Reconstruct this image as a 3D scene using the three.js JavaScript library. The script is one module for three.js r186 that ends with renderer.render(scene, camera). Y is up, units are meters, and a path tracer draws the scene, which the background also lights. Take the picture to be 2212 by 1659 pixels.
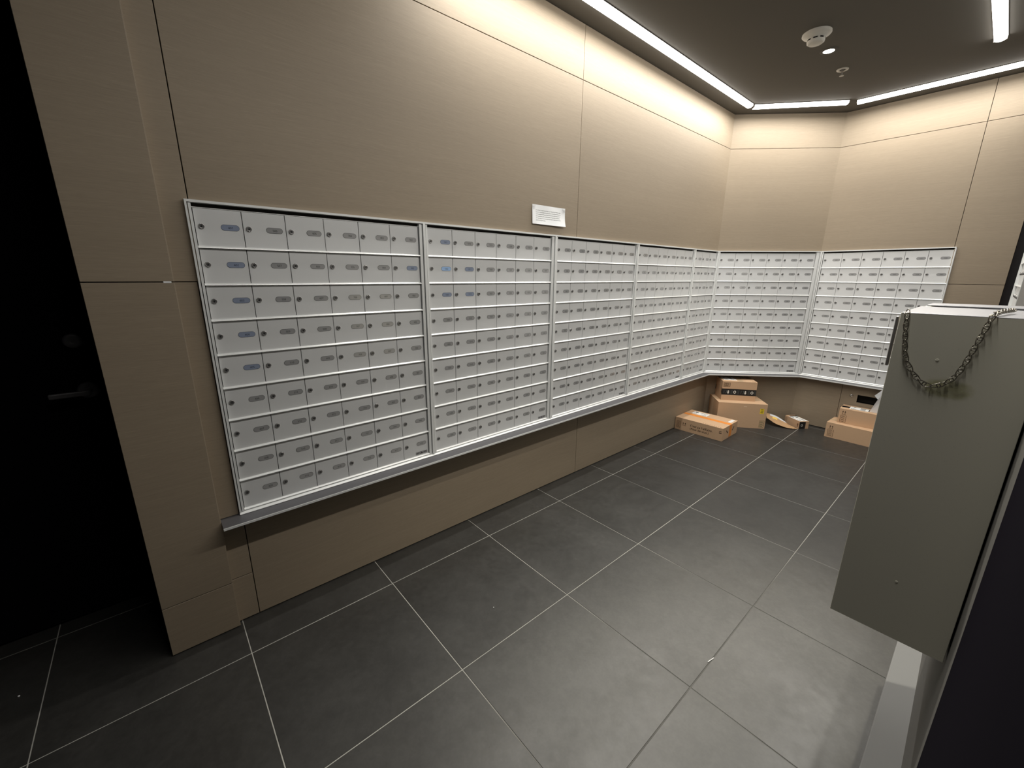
import * as THREE from 'three';
import { mergeGeometries } from 'three/addons/utils/BufferGeometryUtils.js';
import { RoundedBoxGeometry } from 'three/addons/geometries/RoundedBoxGeometry.js';
import { RectAreaLightUniformsLib } from 'three/addons/lights/RectAreaLightUniformsLib.js';
RectAreaLightUniformsLib.init();

// ---------------------------------------------------------------- camera, light, exposure
const scene = new THREE.Scene();
scene.background = new THREE.Color(0x000000);
const camera = new THREE.PerspectiveCamera(2 * Math.atan(829.5 / 895.15) * 180 / Math.PI, 2212 / 1659, 0.05, 50);
{
  const yaw = 0.7136, pitch = -0.2555, roll = 0.0067;
  const fwd0 = new THREE.Vector3(Math.sin(yaw), 0, -Math.cos(yaw)), right = new THREE.Vector3(Math.cos(yaw), 0, Math.sin(yaw)), up0 = new THREE.Vector3(0, 1, 0);
  const fwd = fwd0.clone().multiplyScalar(Math.cos(pitch)).addScaledVector(up0, Math.sin(pitch));
  const up1 = up0.clone().multiplyScalar(Math.cos(pitch)).addScaledVector(fwd0, -Math.sin(pitch));
  const up = right.clone().multiplyScalar(-Math.sin(roll)).addScaledVector(up1, Math.cos(roll));
  camera.position.set(0.2988, 1.453, 1.8729);
  camera.up.copy(up);
  camera.lookAt(camera.position.clone().add(fwd));
}
const renderer = new THREE.WebGLRenderer({ antialias: true });
renderer.toneMapping = THREE.LinearToneMapping;
renderer.toneMappingExposure = 1.0;
renderer.shadowMap.enabled = true;
const LED = 58, LED_COLOR = [1.0, 0.972, 0.915], LED_GLOW = 9;   // radiance of the strips, their tint and the glow of their diffusers
const STRIP_A_START = 1.4, STRIP_D_START = 0.35;
const H = 2.858;                                                  // ceiling height

// ---------------------------------------------------------------- helpers
function rng(seed) { let s = seed >>> 0; return () => { s = (s * 1664525 + 1013904223) >>> 0; return s / 4294967296; }; }
const used = new Map();
function numbered(name) { const n = used.get(name) || 0; used.set(name, n + 1); return n ? name + '_' + String(n).padStart(3, '0') : name; }
function tag(o, label, category, group) { o.userData.label = label; o.userData.category = category; if (group) o.userData.group = group; return o; }
function thing(name, label, category, group) { const o = new THREE.Group(); o.name = numbered(name); scene.add(o); return tag(o, label, category, group); }
function structure(name) { const o = new THREE.Group(); o.name = numbered(name); o.userData.kind = 'structure'; scene.add(o); return o; }
const counters = new WeakMap();
function part(parent, name, geo, mat, x = 0, y = 0, z = 0) {
  const m = new THREE.Mesh(geo, mat);
  let c = counters.get(parent); if (!c) counters.set(parent, c = {});
  c[name] = (c[name] || 0) + 1;
  m.name = c[name] > 1 ? name + '_' + String(c[name] - 1).padStart(3, '0') : name;
  m.castShadow = m.receiveShadow = true;
  m.position.set(x, y, z); parent.add(m); return m;
}
function box(w, h, d, x = 0, y = 0, z = 0) { return new THREE.BoxGeometry(w, h, d).translate(x, y, z); }          // centred at x, y, z
function span(x0, x1, y0, y1, z0, z1) { return box(x1 - x0, y1 - y0, z1 - z0, (x0 + x1) / 2, (y0 + y1) / 2, (z0 + z1) / 2); }
function plain(g) { return g.index ? g.toNonIndexed() : g; }
function merge(list) { return mergeGeometries(list.map((g) => { const p = plain(g); for (const k of Object.keys(p.attributes)) if (!['position', 'normal', 'uv'].includes(k)) p.deleteAttribute(k); return p; })); }
function tint(g, c) { const p = plain(g), n = p.attributes.position.count, a = new Float32Array(n * 3); for (let i = 0; i < n; i++) a.set(c, i * 3); p.setAttribute('color', new THREE.BufferAttribute(a, 3)); return p; }
// a plate x 0..w, y 0..h, back at z = -d, front at z = 0, with chamfered front edges; uv in metres from (ou, ov)
function plate(w, h, d, b = 0.0012, ou = 0, ov = 0) {
  const s = new THREE.Shape(); s.moveTo(b, b); s.lineTo(w - b, b); s.lineTo(w - b, h - b); s.lineTo(b, h - b); s.closePath();
  const g = new THREE.ExtrudeGeometry(s, { depth: d - 2 * b, bevelEnabled: true, bevelThickness: b, bevelSize: b, bevelSegments: 1, curveSegments: 1 });
  g.translate(0, 0, -d + b);
  const p = g.attributes.position, uv = g.attributes.uv, nrm = g.attributes.normal;
  for (let i = 0; i < p.count; i++) {
    const ax = Math.abs(nrm.getX(i)) > 0.9 ? p.getZ(i) : p.getX(i), ay = Math.abs(nrm.getY(i)) > 0.9 ? p.getZ(i) : p.getY(i);
    uv.setXY(i, ax + ou, ay + ov);
  }
  return g;
}

// ---------------------------------------------------------------- procedural textures
function hash(x, y, s) { let h = Math.imul(x, 374761393) ^ Math.imul(y, 668265263) ^ Math.imul(s, 2246822519); h = Math.imul(h ^ (h >>> 13), 1274126177); return ((h ^ (h >>> 16)) >>> 0) / 4294967296; }
function noise(x, y, s) {
  const xi = Math.floor(x), yi = Math.floor(y), fx = x - xi, fy = y - yi, u = fx * fx * (3 - 2 * fx), v = fy * fy * (3 - 2 * fy);
  const a = hash(xi, yi, s), b = hash(xi + 1, yi, s), c = hash(xi, yi + 1, s), d = hash(xi + 1, yi + 1, s);
  return a + (b - a) * u + (c - a) * v + (a - b - c + d) * u * v;
}
function dataTexture(w, h, f, srgb = true) {
  const data = new Uint8Array(w * h * 4);
  for (let y = 0; y < h; y++) for (let x = 0; x < w; x++) { const c = f(x, y), i = (y * w + x) * 4; data[i] = c[0]; data[i + 1] = c[1]; data[i + 2] = c[2]; data[i + 3] = 255; }
  const t = new THREE.DataTexture(data, w, h); t.magFilter = THREE.LinearFilter; t.minFilter = THREE.LinearMipmapLinearFilter; t.generateMipmaps = true;
  t.wrapS = t.wrapT = THREE.MirroredRepeatWrapping; if (srgb) t.colorSpace = THREE.SRGBColorSpace; t.needsUpdate = true; return t;
}
const clamp = (v) => Math.max(0, Math.min(255, v));
function oak(seed, base) {
  // brushed oak veneer, grain running along x; the texture covers 2 m by 1 m
  const r = rng(seed), W = 2048, Hh = 1024, fleck = new Float32Array(W * Hh);
  for (let k = 0; k < 2600; k++) {
    const x0 = r() * W, y0 = r() * Hh, len = 12 + r() * 70, amp = (r() < 0.62 ? 1 : -1) * (3 + r() * 7), slope = (r() - 0.5) * 0.16;
    for (let i = 0; i < len; i++) { const x = (x0 + i) | 0, y = (y0 + slope * i + Math.sin(i * 0.12) * 0.8) | 0; if (x < W && y >= 0 && y < Hh) fleck[y * W + x] += amp * Math.sin(Math.PI * i / len); }
  }
  return dataTexture(W, Hh, (x, y) => {
    const wob = noise(x / 420, y / 160, seed) * 26;
    let v = (noise(x / 300, (y + wob) / 7, seed + 1) - 0.5) * 3 + (noise(x / 90, (y + wob) / 2.1, seed + 2) - 0.5) * 4.5 + (noise(x / 22, y / 1.2, seed + 3) - 0.5) * 6;
    v += (noise(x / 600, y / 180, seed + 4) - 0.5) * 7 + fleck[y * W + x];
    return [clamp(base[0] + v), clamp(base[1] + v * 0.96), clamp(base[2] + v * 0.86)];
  });
}
const oakMap = oak(7, [143, 129, 110]); oakMap.repeat.set(1 / 2, 1);
// stone with a cloudy figure and a pale middle of trodden dust and painted-in floor glare; the texture covers x -1.6..5.45, z -0.9..3.3
const FX = 7.05, FZ = 4.2;
function dustGlare(X, Z) {
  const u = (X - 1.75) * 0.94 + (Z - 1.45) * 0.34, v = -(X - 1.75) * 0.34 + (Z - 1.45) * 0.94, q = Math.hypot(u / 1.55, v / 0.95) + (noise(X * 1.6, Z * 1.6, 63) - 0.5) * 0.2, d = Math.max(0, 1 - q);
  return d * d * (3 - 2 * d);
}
const stoneMap = dataTexture(2048, 1220, (x, y) => {
  const X = -1.6 + x / 2048 * FX, Z = -0.9 + y / 1220 * FZ;
  let v = (noise(X * 5, Z * 5, 31) - 0.5) * 6 + (noise(X * 15, Z * 15, 32) - 0.5) * 5 + (noise(X * 60, Z * 60, 33) - 0.5) * 5 + (noise(X * 200, Z * 200, 34) - 0.5) * 6;
  v += dustGlare(X, Z) * 40;
  return [clamp(54 + v), clamp(53 + v), clamp(51 + v * 0.97)];
}); stoneMap.wrapS = stoneMap.wrapT = THREE.ClampToEdgeWrapping;
const stoneRough = dataTexture(512, 512, (x, y) => { const v = clamp(118 + (noise(x / 60, y / 60, 41) - 0.5) * 46 + (noise(x / 9, y / 9, 42) - 0.5) * 30); return [v, v, v]; }, false); stoneRough.repeat.set(5, 3);
function canvas(w, h, draw) { const c = document.createElement('canvas'); c.width = w; c.height = h; const g = c.getContext('2d'); draw(g, w, h); const t = new THREE.CanvasTexture(c); t.colorSpace = THREE.SRGBColorSpace; t.needsUpdate = true; return t; }

// grout, darker in the middle of the room; the texture covers x -1.6..5.45, z -0.9..3.3
const groutMap = dataTexture(512, 304, (x, y) => {
  const X = -1.6 + (x / 512) * 7.05, Z = -0.9 + (y / 304) * 4.2, q = Math.hypot((X - 1.55) / 1.5, (Z - 1.65) / 0.85), d = Math.min(1, Math.max(0, (q - 0.45) / 0.75)), n = (noise(x / 5, y / 5, 61) - 0.5) * 18;
  const v = 92 + 78 * d * d * (3 - 2 * d) + n; return [clamp(v), clamp(v * 0.99), clamp(v * 0.95)];
}); groutMap.wrapS = groutMap.wrapT = THREE.ClampToEdgeWrapping;
// ---------------------------------------------------------------- materials
const std = (o) => new THREE.MeshStandardMaterial(o);
const lin = (r, g, b) => new THREE.Color().setRGB(r, g, b);
const matt = (r, g, b) => new THREE.MeshPhysicalMaterial({ color: lin(r, g, b), roughness: 1, specularIntensity: 0.12 });
const M = {
  oak: std({ map: oakMap, roughness: 0.62, bumpMap: oakMap, bumpScale: 0.0004 }),
  reveal: std({ color: lin(0.012, 0.009, 0.006), roughness: 0.9 }),
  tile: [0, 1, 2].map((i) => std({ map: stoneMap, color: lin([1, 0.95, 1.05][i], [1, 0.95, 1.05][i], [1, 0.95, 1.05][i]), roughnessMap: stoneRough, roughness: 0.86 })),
  grout: std({ map: groutMap, roughness: 0.9 }),
  ceiling: std({ color: lin(0.105, 0.096, 0.082), roughness: 0.85 }),
  dark: matt(0.0055, 0.004, 0.009),
  black: matt(0.004, 0.0036, 0.005),
  greywall: std({ color: lin(0.16, 0.155, 0.145), roughness: 0.8 }),
  plinth: std({ color: lin(0.23, 0.23, 0.225), roughness: 0.6 }),
  alu: std({ color: lin(0.80, 0.81, 0.80), metalness: 0.2, roughness: 0.42 }),
  aluRail: std({ color: lin(0.76, 0.77, 0.76), metalness: 0.25, roughness: 0.32 }),
  aluDoor: std({ color: lin(0.68, 0.685, 0.685), metalness: 0.12, roughness: 0.46 }),
  ledge: std({ color: lin(0.17, 0.168, 0.18), metalness: 0.55, roughness: 0.42 }),
  lock: std({ vertexColors: true, metalness: 0.6, roughness: 0.25 }),
  chrome: std({ color: lin(0.62, 0.6, 0.57), metalness: 1, roughness: 0.22 }),
  satin: std({ color: lin(0.2, 0.195, 0.195), metalness: 0.3, roughness: 0.4 }),
  nickel: std({ color: lin(0.36, 0.34, 0.32), metalness: 0.7, roughness: 0.4 }),
  chain: std({ color: lin(0.30, 0.28, 0.24), metalness: 1, roughness: 0.26 }),
  bin: std({ color: lin(0.56, 0.54, 0.45), roughness: 0.5, metalness: 0.15 }),
  binTop: std({ color: lin(0.27, 0.27, 0.285), roughness: 0.4, metalness: 0.3 }),
  white: std({ color: lin(0.78, 0.78, 0.78), roughness: 0.7 }),
  plastic: std({ color: lin(0.62, 0.6, 0.55), roughness: 0.5 }),
  paper: std({ color: lin(0.74, 0.75, 0.77), roughness: 0.85 }),
  card: std({ color: lin(0.46, 0.30, 0.165), roughness: 0.85 }),
  orangeTape: std({ color: lin(0.85, 0.30, 0.06), roughness: 0.4 }),
  clearTape: std({ color: lin(0.55, 0.40, 0.25), roughness: 0.3 }),
  led: std({ color: 0xffffff, emissive: lin(...LED_COLOR), emissiveIntensity: LED_GLOW, roughness: 0.5 }),
  lamp: std({ color: 0xffffff, emissive: lin(1, 0.97, 0.86), emissiveIntensity: 5, roughness: 0.5 }),
};

// ---------------------------------------------------------------- floor: stone tiles on a grout bed
const TX = 0.5935, TZ = 0.6, GX = 0.388, GZ = 0.2067, JOINT = 0.0036;
{
  const floor = structure('floor');
  const bed = span(-1.6, 5.45, -0.12, -0.0016, -0.9, 3.3), bp = bed.attributes.position, bu = bed.attributes.uv;
  for (let i = 0; i < bp.count; i++) bu.setXY(i, (bp.getX(i) + 1.6) / 7.05, (bp.getZ(i) + 0.9) / 4.2);
  part(floor, 'grout_bed', bed, M.grout);
  const r = rng(5);
  for (let i = -3; i < 9; i++) for (let j = -2; j < 5; j++) {
    const x = GX + i * TX + JOINT / 2, z = GZ + j * TZ + JOINT / 2;
    if (x > 1.6 && z > 2.1) continue;
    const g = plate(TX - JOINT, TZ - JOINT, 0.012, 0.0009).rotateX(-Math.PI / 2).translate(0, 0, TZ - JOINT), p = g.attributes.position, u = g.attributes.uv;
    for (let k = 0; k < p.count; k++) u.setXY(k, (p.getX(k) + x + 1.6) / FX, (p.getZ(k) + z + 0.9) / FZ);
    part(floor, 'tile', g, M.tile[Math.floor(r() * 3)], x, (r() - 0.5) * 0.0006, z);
  }
}
// ---------------------------------------------------------------- ceiling and the shell behind the finishes
part(structure('ceiling'), 'slab', span(-1.6, 5.5, H, H + 0.15, -0.9, 3.4), M.ceiling);

const GAP = 0.003, PT = 0.018;                       // panel joint and thickness
let panelSeed = 0;
function panel(parent, x0, x1, y0, y1, z = 0, name = 'panel') {   // ends that run into a room corner are given past the corner, so no joint shows there
  const r = rng(97 + panelSeed++ * 31), w = x1 - x0 - GAP, h = y1 - y0 - GAP;
  return part(parent, name, plate(w, h, PT, 0.0008, r() * 4, r() * 4), M.oak, x0 + GAP / 2, y0 + GAP / 2, z);
}
const YT = 1.697, YB = 0.499, YS = 2.579;            // cabinet top and bottom, upper panel joint
const L = 4.5306, C45 = Math.SQRT1_2, LB = 0.9494, XC = L + LB * C45, ZB = LB * C45;

// long wall on the left
{
  const w = structure('wall_left');
  part(w, 'backing', span(0.15, 4.7, 0, H, -0.2, -0.06), M.reveal);
  part(w, 'batten', merge([span(0.2, L - 0.02, 0.004, YB - 0.004, -0.06, -PT - 0.001), span(0.2, L - 0.02, YT + 0.004, H, -0.06, -PT - 0.001), span(0.2, 0.443, 0.004, H, -0.06, -PT - 0.001)]), M.reveal);
  for (const [a, b] of [[0.4572, 2.4643], [2.4643, L + 0.006]]) { panel(w, a, b, YS, H); panel(w, a, b, YT - 0.001, YS); }
  panel(w, 0.34, 0.4572, 1.425, H); panel(w, 0.34, 0.4432, YB, 1.425);
  panel(w, 0.34, 0.4535, 0.213, YB); panel(w, 0.34, 0.4535, 0.004, 0.213);
  panel(w, 0.4535, 2.5628, 0.004, YB); panel(w, 2.5628, 4.672, 0.004, YB);
}
// pier beside the door: its face stands a little proud of the long wall
{
  const w = structure('wall_door');
  const X0 = 0.1494, X1 = 0.3779, ZP = 0.028;
  part(w, 'backing', span(X0 + 0.002, X1 - 0.002, 0, H, -0.6, ZP - PT - 0.001), M.dark);
  for (const [a, b] of [[0.004, 0.218], [0.218, 1.425], [1.425, H]]) {
    panel(w, X0, X1, a, b, ZP);
    const r = rng(500 + a * 100), g = plate(0.026, b - a - GAP, 0.002, 0.0004, r() * 4, r() * 4).rotateY(Math.PI / 2);
    part(w, 'return_strip', g, M.oak, X1, a + GAP / 2, ZP - 0.0005);
  }
  part(w, 'shim', box(0.021, 0.006, 0.003), M.white, 0.359, 1.425, ZP - 0.001).userData.label = 'small white shim in the panel joint';
}
// door recess, dark
{
  const w = structure('wall_recess');
  part(w, 'side', merge([span(-1.35, -1.0, 0, H, -0.6, 0.028), span(-1.0, 0.1494, 2.3, H, -0.6, -0.40), span(-1.35, 0.2, 0, H, -0.85, -0.6)]), M.dark);
  const d = structure('door_1'); d.position.set(-0.87, 0, -0.47);
  part(d, 'leaf', plate(1.0, 2.28, 0.045, 0.002), M.black, 0.008, 0.012, 0);
  part(d, 'frame', merge([span(-0.1, 0, 0, 2.33, -0.08, 0.012), span(1.012, 1.03, 0, 2.33, -0.08, 0.012), span(-0.1, 1.03, 2.3, 2.36, -0.08, 0.012)]), M.black);
  const lever = part(d, 'lever_handle', merge([
    new THREE.LatheGeometry([[0, 0.012], [0.026, 0.012], [0.031, 0.009], [0.033, 0]].map((p) => new THREE.Vector2(...p)), 28).rotateX(Math.PI / 2),
    new THREE.CylinderGeometry(0.0115, 0.0125, 0.05, 18).rotateX(Math.PI / 2).translate(0, 0, 0.034),
    new RoundedBoxGeometry(0.118, 0.021, 0.013, 3, 0.006).translate(-0.048, -0.001, 0.056),
  ]), M.satin, 0.93, 0.995, 0);
  part(d, 'deadbolt', merge([
    new THREE.LatheGeometry([[0.006, 0.012], [0.019, 0.016], [0.027, 0.012], [0.029, 0]].map((p) => new THREE.Vector2(...p)), 28).rotateX(Math.PI / 2),
    new THREE.CylinderGeometry(0.0075, 0.0075, 0.011, 16).rotateX(Math.PI / 2).translate(0, 0, 0.006),
  ]), M.satin, 0.921, 1.195, 0);
}
// chamfered corner wall
{
  const w = structure('wall_corner'); w.position.set(L, 0, 0); w.rotation.y = -Math.PI / 4;
  part(w, 'backing', span(-0.1, LB + 0.1, 0.55, H, -0.2, -0.06), M.reveal);
  part(w, 'batten', span(0.02, LB - 0.02, YT + 0.004, H, -0.06, -PT - 0.001), M.reveal);
  panel(w, -0.006, LB + 0.006, YS, H); panel(w, -0.006, LB + 0.006, YT - 0.001, YS);
  // the panel under the cabinets meets the long wall a little farther in
  const k = structure('wall_corner_base'); k.position.set(4.66, 0, 0); k.rotation.y = -Math.atan2(ZB, XC - 4.66);
  const kl = Math.hypot(ZB, XC - 4.66);
  part(k, 'backing', span(-0.1, kl + 0.1, 0, 0.55, -0.2, -PT - 0.001), M.reveal);
  panel(k, -0.006, kl + 0.006, 0.004, YB);
}
// end wall
{
  const w = structure('wall_back'); w.position.set(XC, 0, ZB); w.rotation.y = -Math.PI / 2;
  const E = 1.87 - ZB, S = 1.55 - ZB, K = 1.043 - ZB;
  part(w, 'backing', span(-0.1, E + 0.02, 0, H, -0.26, -0.06), M.reveal);
  part(w, 'batten', merge([span(0, K, 0.004, YB - 0.004, -0.06, -PT - 0.001), span(0.895, E, 0.004, H, -0.06, -PT - 0.001), span(0, E, YT + 0.004, H, -0.06, -PT - 0.001)]), M.reveal);
  panel(w, -0.006, S, YS, H); panel(w, -0.006, S, YT - 0.001, YS); panel(w, S, E, YS, H); panel(w, S, E, 1.41, YS); panel(w, 0.892, E, YB, 1.41);
  panel(w, -0.006, K, 0.004, YB);
  // access panel with a letter slot
  const x0 = K + GAP / 2, x1 = E, s = new THREE.Shape(); s.moveTo(x0, 0.006); s.lineTo(x1, 0.006); s.lineTo(x1, YB - 0.002); s.lineTo(x0, YB - 0.002); s.closePath();
  const hx0 = 1.168 - ZB, hx1 = 1.45 - ZB, hole = new THREE.Path(); hole.moveTo(hx0, 0.318); hole.lineTo(hx0, 0.392); hole.lineTo(hx1, 0.392); hole.lineTo(hx1, 0.318); hole.closePath(); s.holes.push(hole);
  const g = new THREE.ExtrudeGeometry(s, { depth: PT, bevelEnabled: false }); g.translate(0, 0, -PT);
  part(w, 'slot_panel', g, M.oak);
  part(w, 'slot_lining', merge([span(hx0 - 0.003, hx1 + 0.003, 0.31, 0.318, -0.2, -PT), span(hx0 - 0.003, hx1 + 0.003, 0.392, 0.4, -0.2, -PT), span(hx0 - 0.008, hx0, 0.31, 0.4, -0.2, -PT), span(hx1, hx1 + 0.008, 0.31, 0.4, -0.2, -PT)]), M.black);
  part(w, 'panel_lock', new THREE.LatheGeometry([[0, 0.004], [0.006, 0.004], [0.008, 0.007], [0.013, 0.006], [0.0145, 0]].map((p) => new THREE.Vector2(...p)), 20).rotateX(Math.PI / 2), M.chrome, 1.123 - ZB, 0.378, 0);
}
// right-hand wall, nearly edge-on to the camera
const DX0 = 1.41, DZ0 = 1.9577, DTILT = Math.atan2(1.957 - 1.909, 4.4 - 1.45);
{
  const w = structure('wall_right');
  const n0 = 2.076, n1 = 2.993; part(w, 'plaster', merge([span(0, n0, 0, H, 0.014, 0.2), span(n0, n1, 0, YB - 0.002, 0.014, 0.2), span(n0, n1, YT + 0.002, H, 0.014, 0.2), span(n0, n1, YB - 0.002, YT + 0.002, 0.1, 0.2)]), M.greywall); w.position.set(DX0, 0, DZ0 - 0.014); w.rotation.y = DTILT;
  const t = structure('trim_1');                     // dark return between the end wall and the right-hand wall
  const s = new THREE.Shape(); s.moveTo(4.39, 1.912); s.lineTo(XC - 0.001, 1.8705); s.lineTo(XC + 0.3, 1.8705); s.lineTo(XC + 0.3, 2.2); s.lineTo(4.39, 2.2); s.closePath();
  part(t, 'dark_return', new THREE.ExtrudeGeometry(s, { depth: H, bevelEnabled: false }).rotateX(Math.PI / 2).translate(0, H, 0), M.black);
  const p = structure('baseboard_right');
  part(p, 'plinth', new RoundedBoxGeometry(3.9, 0.03, 0.09, 2, 0.004).translate(1.95, 0.012, 0.045), M.plinth); p.position.set(1.2, 0, 1.868); 
  const j = structure('trim_2');                     // dark jamb of the opening where the camera stands
  part(j, 'jamb', new RoundedBoxGeometry(0.86, H, 1.3, 2, 0.006), M.dark, 0.983, H / 2, 2.602);
  const b = structure('wall_near');
  part(b, 'corridor', merge([span(-1.6, 2.0, 0, H, 3.2, 3.4), span(-1.6, -1.35, 0, H, -0.85, 3.3)]), M.dark);
}

// ---------------------------------------------------------------- mailbox cabinets
const cells = { w: 96, h: 34, cols: 21 };
let cellCount = 0; const cellTexts = [];
const lockGeo = (() => {
  const ring = new THREE.LatheGeometry([[0.0036, 0.0042], [0.0062, 0.0034], [0.0068, 0.005], [0.0086, 0.0042], [0.0095, 0]].map((p) => new THREE.Vector2(...p)), 18).rotateX(Math.PI / 2);
  const plug = new THREE.CylinderGeometry(0.0042, 0.0042, 0.005, 12).rotateX(Math.PI / 2).translate(0, 0, 0.0022);
  const key = box(0.0016, 0.0056, 0.0008, 0.0006, -0.0006, 0.0048);
  return mergeGeometries([tint(ring, [0.30, 0.295, 0.29]), tint(plug, [0.18, 0.18, 0.18]), tint(key, [0.01, 0.01, 0.01])]);
})();
function pill(w, h, z, seg = 5) {
  const s = new THREE.Shape(), r = h / 2; s.moveTo(-w / 2 + r, -r); s.lineTo(w / 2 - r, -r); s.absarc(w / 2 - r, 0, r, -Math.PI / 2, Math.PI / 2); s.lineTo(-w / 2 + r, r); s.absarc(-w / 2 + r, 0, r, Math.PI / 2, Math.PI * 1.5);
  return new THREE.ExtrudeGeometry(s, { depth: z, bevelEnabled: false, curveSegments: seg });
}
const LW = 0.055, LH = 0.0185;
const pillRim = tint(pill(LW + 0.002, LH + 0.002, 0.0005), [0.16, 0.16, 0.16]), pillFace = tint(pill(LW, LH, 0.0008), [1, 1, 1]);
const ATLAS_W = 2048, ATLAS_H = 1024;
function labelGeo(text) {
  const k = cellCount++; cellTexts.push(text);
  const cx = (k % cells.cols) * cells.w, cy = Math.floor(k / cells.cols) * cells.h, f = pillFace.clone(), p = f.attributes.position, uv = f.attributes.uv;
  for (let i = 0; i < p.count; i++) uv.setXY(i, (cx + (p.getX(i) / LW + 0.5) * (cells.w - 4) + 2) / ATLAS_W, 1 - (cy + (0.5 - p.getY(i) / LH) * (cells.h - 4) + 2) / ATLAS_H);
  const r = pillRim.clone(), ru = r.attributes.uv; for (let i = 0; i < ru.count; i++) ru.setXY(i, 0.995, 0.004);
  return mergeGeometries([r, f]);
}
const labelMat = std({ vertexColors: true, color: lin(0.46, 0.46, 0.46), metalness: 0.35, roughness: 0.18 });
const blueReflectionMat = std({ vertexColors: true, color: lin(0.36, 0.42, 0.56), metalness: 0.3, roughness: 0.2 });  // label colour with a blue reflection painted in
const brightReflectionMat = std({ vertexColors: true, color: lin(0.45, 0.66, 1.0), metalness: 0.2, roughness: 0.25 });  // stronger blue reflection, also put into the label colour
const makerMat = std({ color: lin(0.5, 0.5, 0.5), metalness: 0.4, roughness: 0.35 });
const makerFlat = new THREE.PlaneGeometry(0.066, 0.0145);
const DW = 0.1432, PITCH = 0.1286;
const railY = (k) => 1.544 - k * PITCH - YB;         // underside rail of row k, cabinet coordinates
// a bar from xa to xb whose front slopes up to catch the ceiling light
function nose(xa, xb, y0, y1, zf, zt) {
  const s = new THREE.Shape(); s.moveTo(0.014, y0); s.lineTo(-zf + 0.0012, y0); s.lineTo(-zf, y0 + 0.001); s.lineTo(-zf + 0.0006, y0 + 0.0026); s.lineTo(-zt, y1); s.lineTo(0.014, y1); s.closePath();
  return new THREE.ExtrudeGeometry(s, { depth: xb - xa, bevelEnabled: false }).rotateY(Math.PI / 2).translate(xa, 0, 0);
}
const doorPlates = new Map();
function doorPlate(w, h) { const k = w.toFixed(4) + h.toFixed(4); if (!doorPlates.has(k)) doorPlates.set(k, plate(w, h, 0.006, 0.0007)); return doorPlates.get(k); }
function cabinet(W, label, opt) {
  const c = thing('mailbox_cabinet', label, 'mailboxes', 'aluminium mailbox cabinets around the room');
  const HT = YT - YB, cols = opt.cols || 6, dw = opt.dw || DW, x0 = 0.0195, xr = x0 + cols * dw;
  part(c, 'back_box', span(0.003, W - 0.003, 0.003, HT - 0.003, -0.05, -0.012), M.reveal);
  const Z = 0.013;
  const frame = [
    span(0, W, HT - 0.008, HT, -0.03, Z), span(0, 0.0062, 0.012, HT - 0.008, -0.03, Z), span(W - 0.0062, W, 0.012, HT - 0.008, -0.03, Z), nose(0, W, 0.0002, 0.0115, Z + 0.003, 0.004),
    span(0.0095, 0.0172, 0.0115, HT - 0.0105, -0.03, Z - 0.003), span(xr + 0.003, Math.max(xr + 0.010, W - 0.0105), 0.0115, HT - 0.0105, -0.03, 0.008),
    span(0.0172, xr + 0.003, HT - 0.0235, HT - 0.0215, -0.02, 0.001),
  ];
  if (W - xr > 0.05) frame.push(span(xr + 0.018, W - 0.014, 0.0115, HT - 0.0105, -0.03, Z - 0.002));
  part(c, 'frame', merge(frame), M.alu);
  for (let k = 0; k < 9; k++) {
    const y = railY(k), g = nose(x0 - 0.001, xr + 0.0025, y - 0.0036, y + 0.0038, 0.0085, 0.0028);
    part(c, 'rail', g, M.aluRail);
  }
  for (let k = 0; k < 9; k++) {
    const yb = railY(k) + 0.0036, yt = k ? railY(k - 1) - 0.0046 : HT - 0.0245, h = yt - yb;
    for (let i = 0; i < cols; i++) {
      const gap = 0.0022, d = part(c, 'door', doorPlate(dw - gap, h), M.aluDoor, x0 + i * dw + gap / 2, yb, 0.0005 * (((i * 7 + k * 5) % 5) / 4 - 0.5));
      const ly = railY(k) + (PITCH - 0.0015) / 2 + 0.006 - yb;
      part(d, 'lock', lockGeo, M.lock, 0.0172, ly, 0).rotation.z = (((i * 13 + k * 29) % 7) - 3) * 0.12;
      const n = opt.number(i, k), mat = opt.tint ? opt.tint(i, k) : labelMat;
      part(d, 'number_label', labelGeo(n), mat || labelMat, dw * 0.713, ly, 0);
      if (k === 8 && i === cols - 1) part(d, 'maker_plate', makerFlat.clone().translate(0, 0, 0.0006), makerMat, 0.1005, 0.0135, 0).userData.label = 'small printed maker plate';
    }
  }
  c.userData.width = W;
  return c;
}
const XS = [0.4444, 1.3502, 2.262, 3.1637, 4.0644];
const seq = (base, step) => (i, k) => String(base + i * step + k);
const place = (c, x, z, ry) => { c.position.set(x, YB, z); c.rotation.y = ry; };
place(cabinet(XS[1] - XS[0], 'silver cabinet of locked mailbox doors nearest the dark door, leftmost on the long wall', {
  number: (i, k) => String([401, 506, 605, 704, 803, 902][i] + k), tint: (i, k) => (i === 0 && k < 5) || (i === 5 && k === 1) ? blueReflectionMat : null }), XS[0], 0, 0);
place(cabinet(XS[2] - XS[1], 'silver cabinet of mailbox doors under the white paper notice, with a blue reflection painted on one number label', {
  number: seq(1001, 9), tint: (i, k) => (i === 0 && k === 1 ? brightReflectionMat : (i === 0 && k < 3) || (i === 1 && k > 0 && k < 3) ? blueReflectionMat : null) }), XS[1], 0, 0);
place(cabinet(XS[3] - XS[2], 'silver mailbox cabinet under the upright joint in the wood panels, third from the dark door', { number: seq(1401, 9) }), XS[2], 0, 0);
place(cabinet(XS[4] - XS[3], 'silver mailbox cabinet fourth from the dark door, beside the narrow corner one', { number: seq(1801, 9) }), XS[3], 0, 0);
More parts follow.
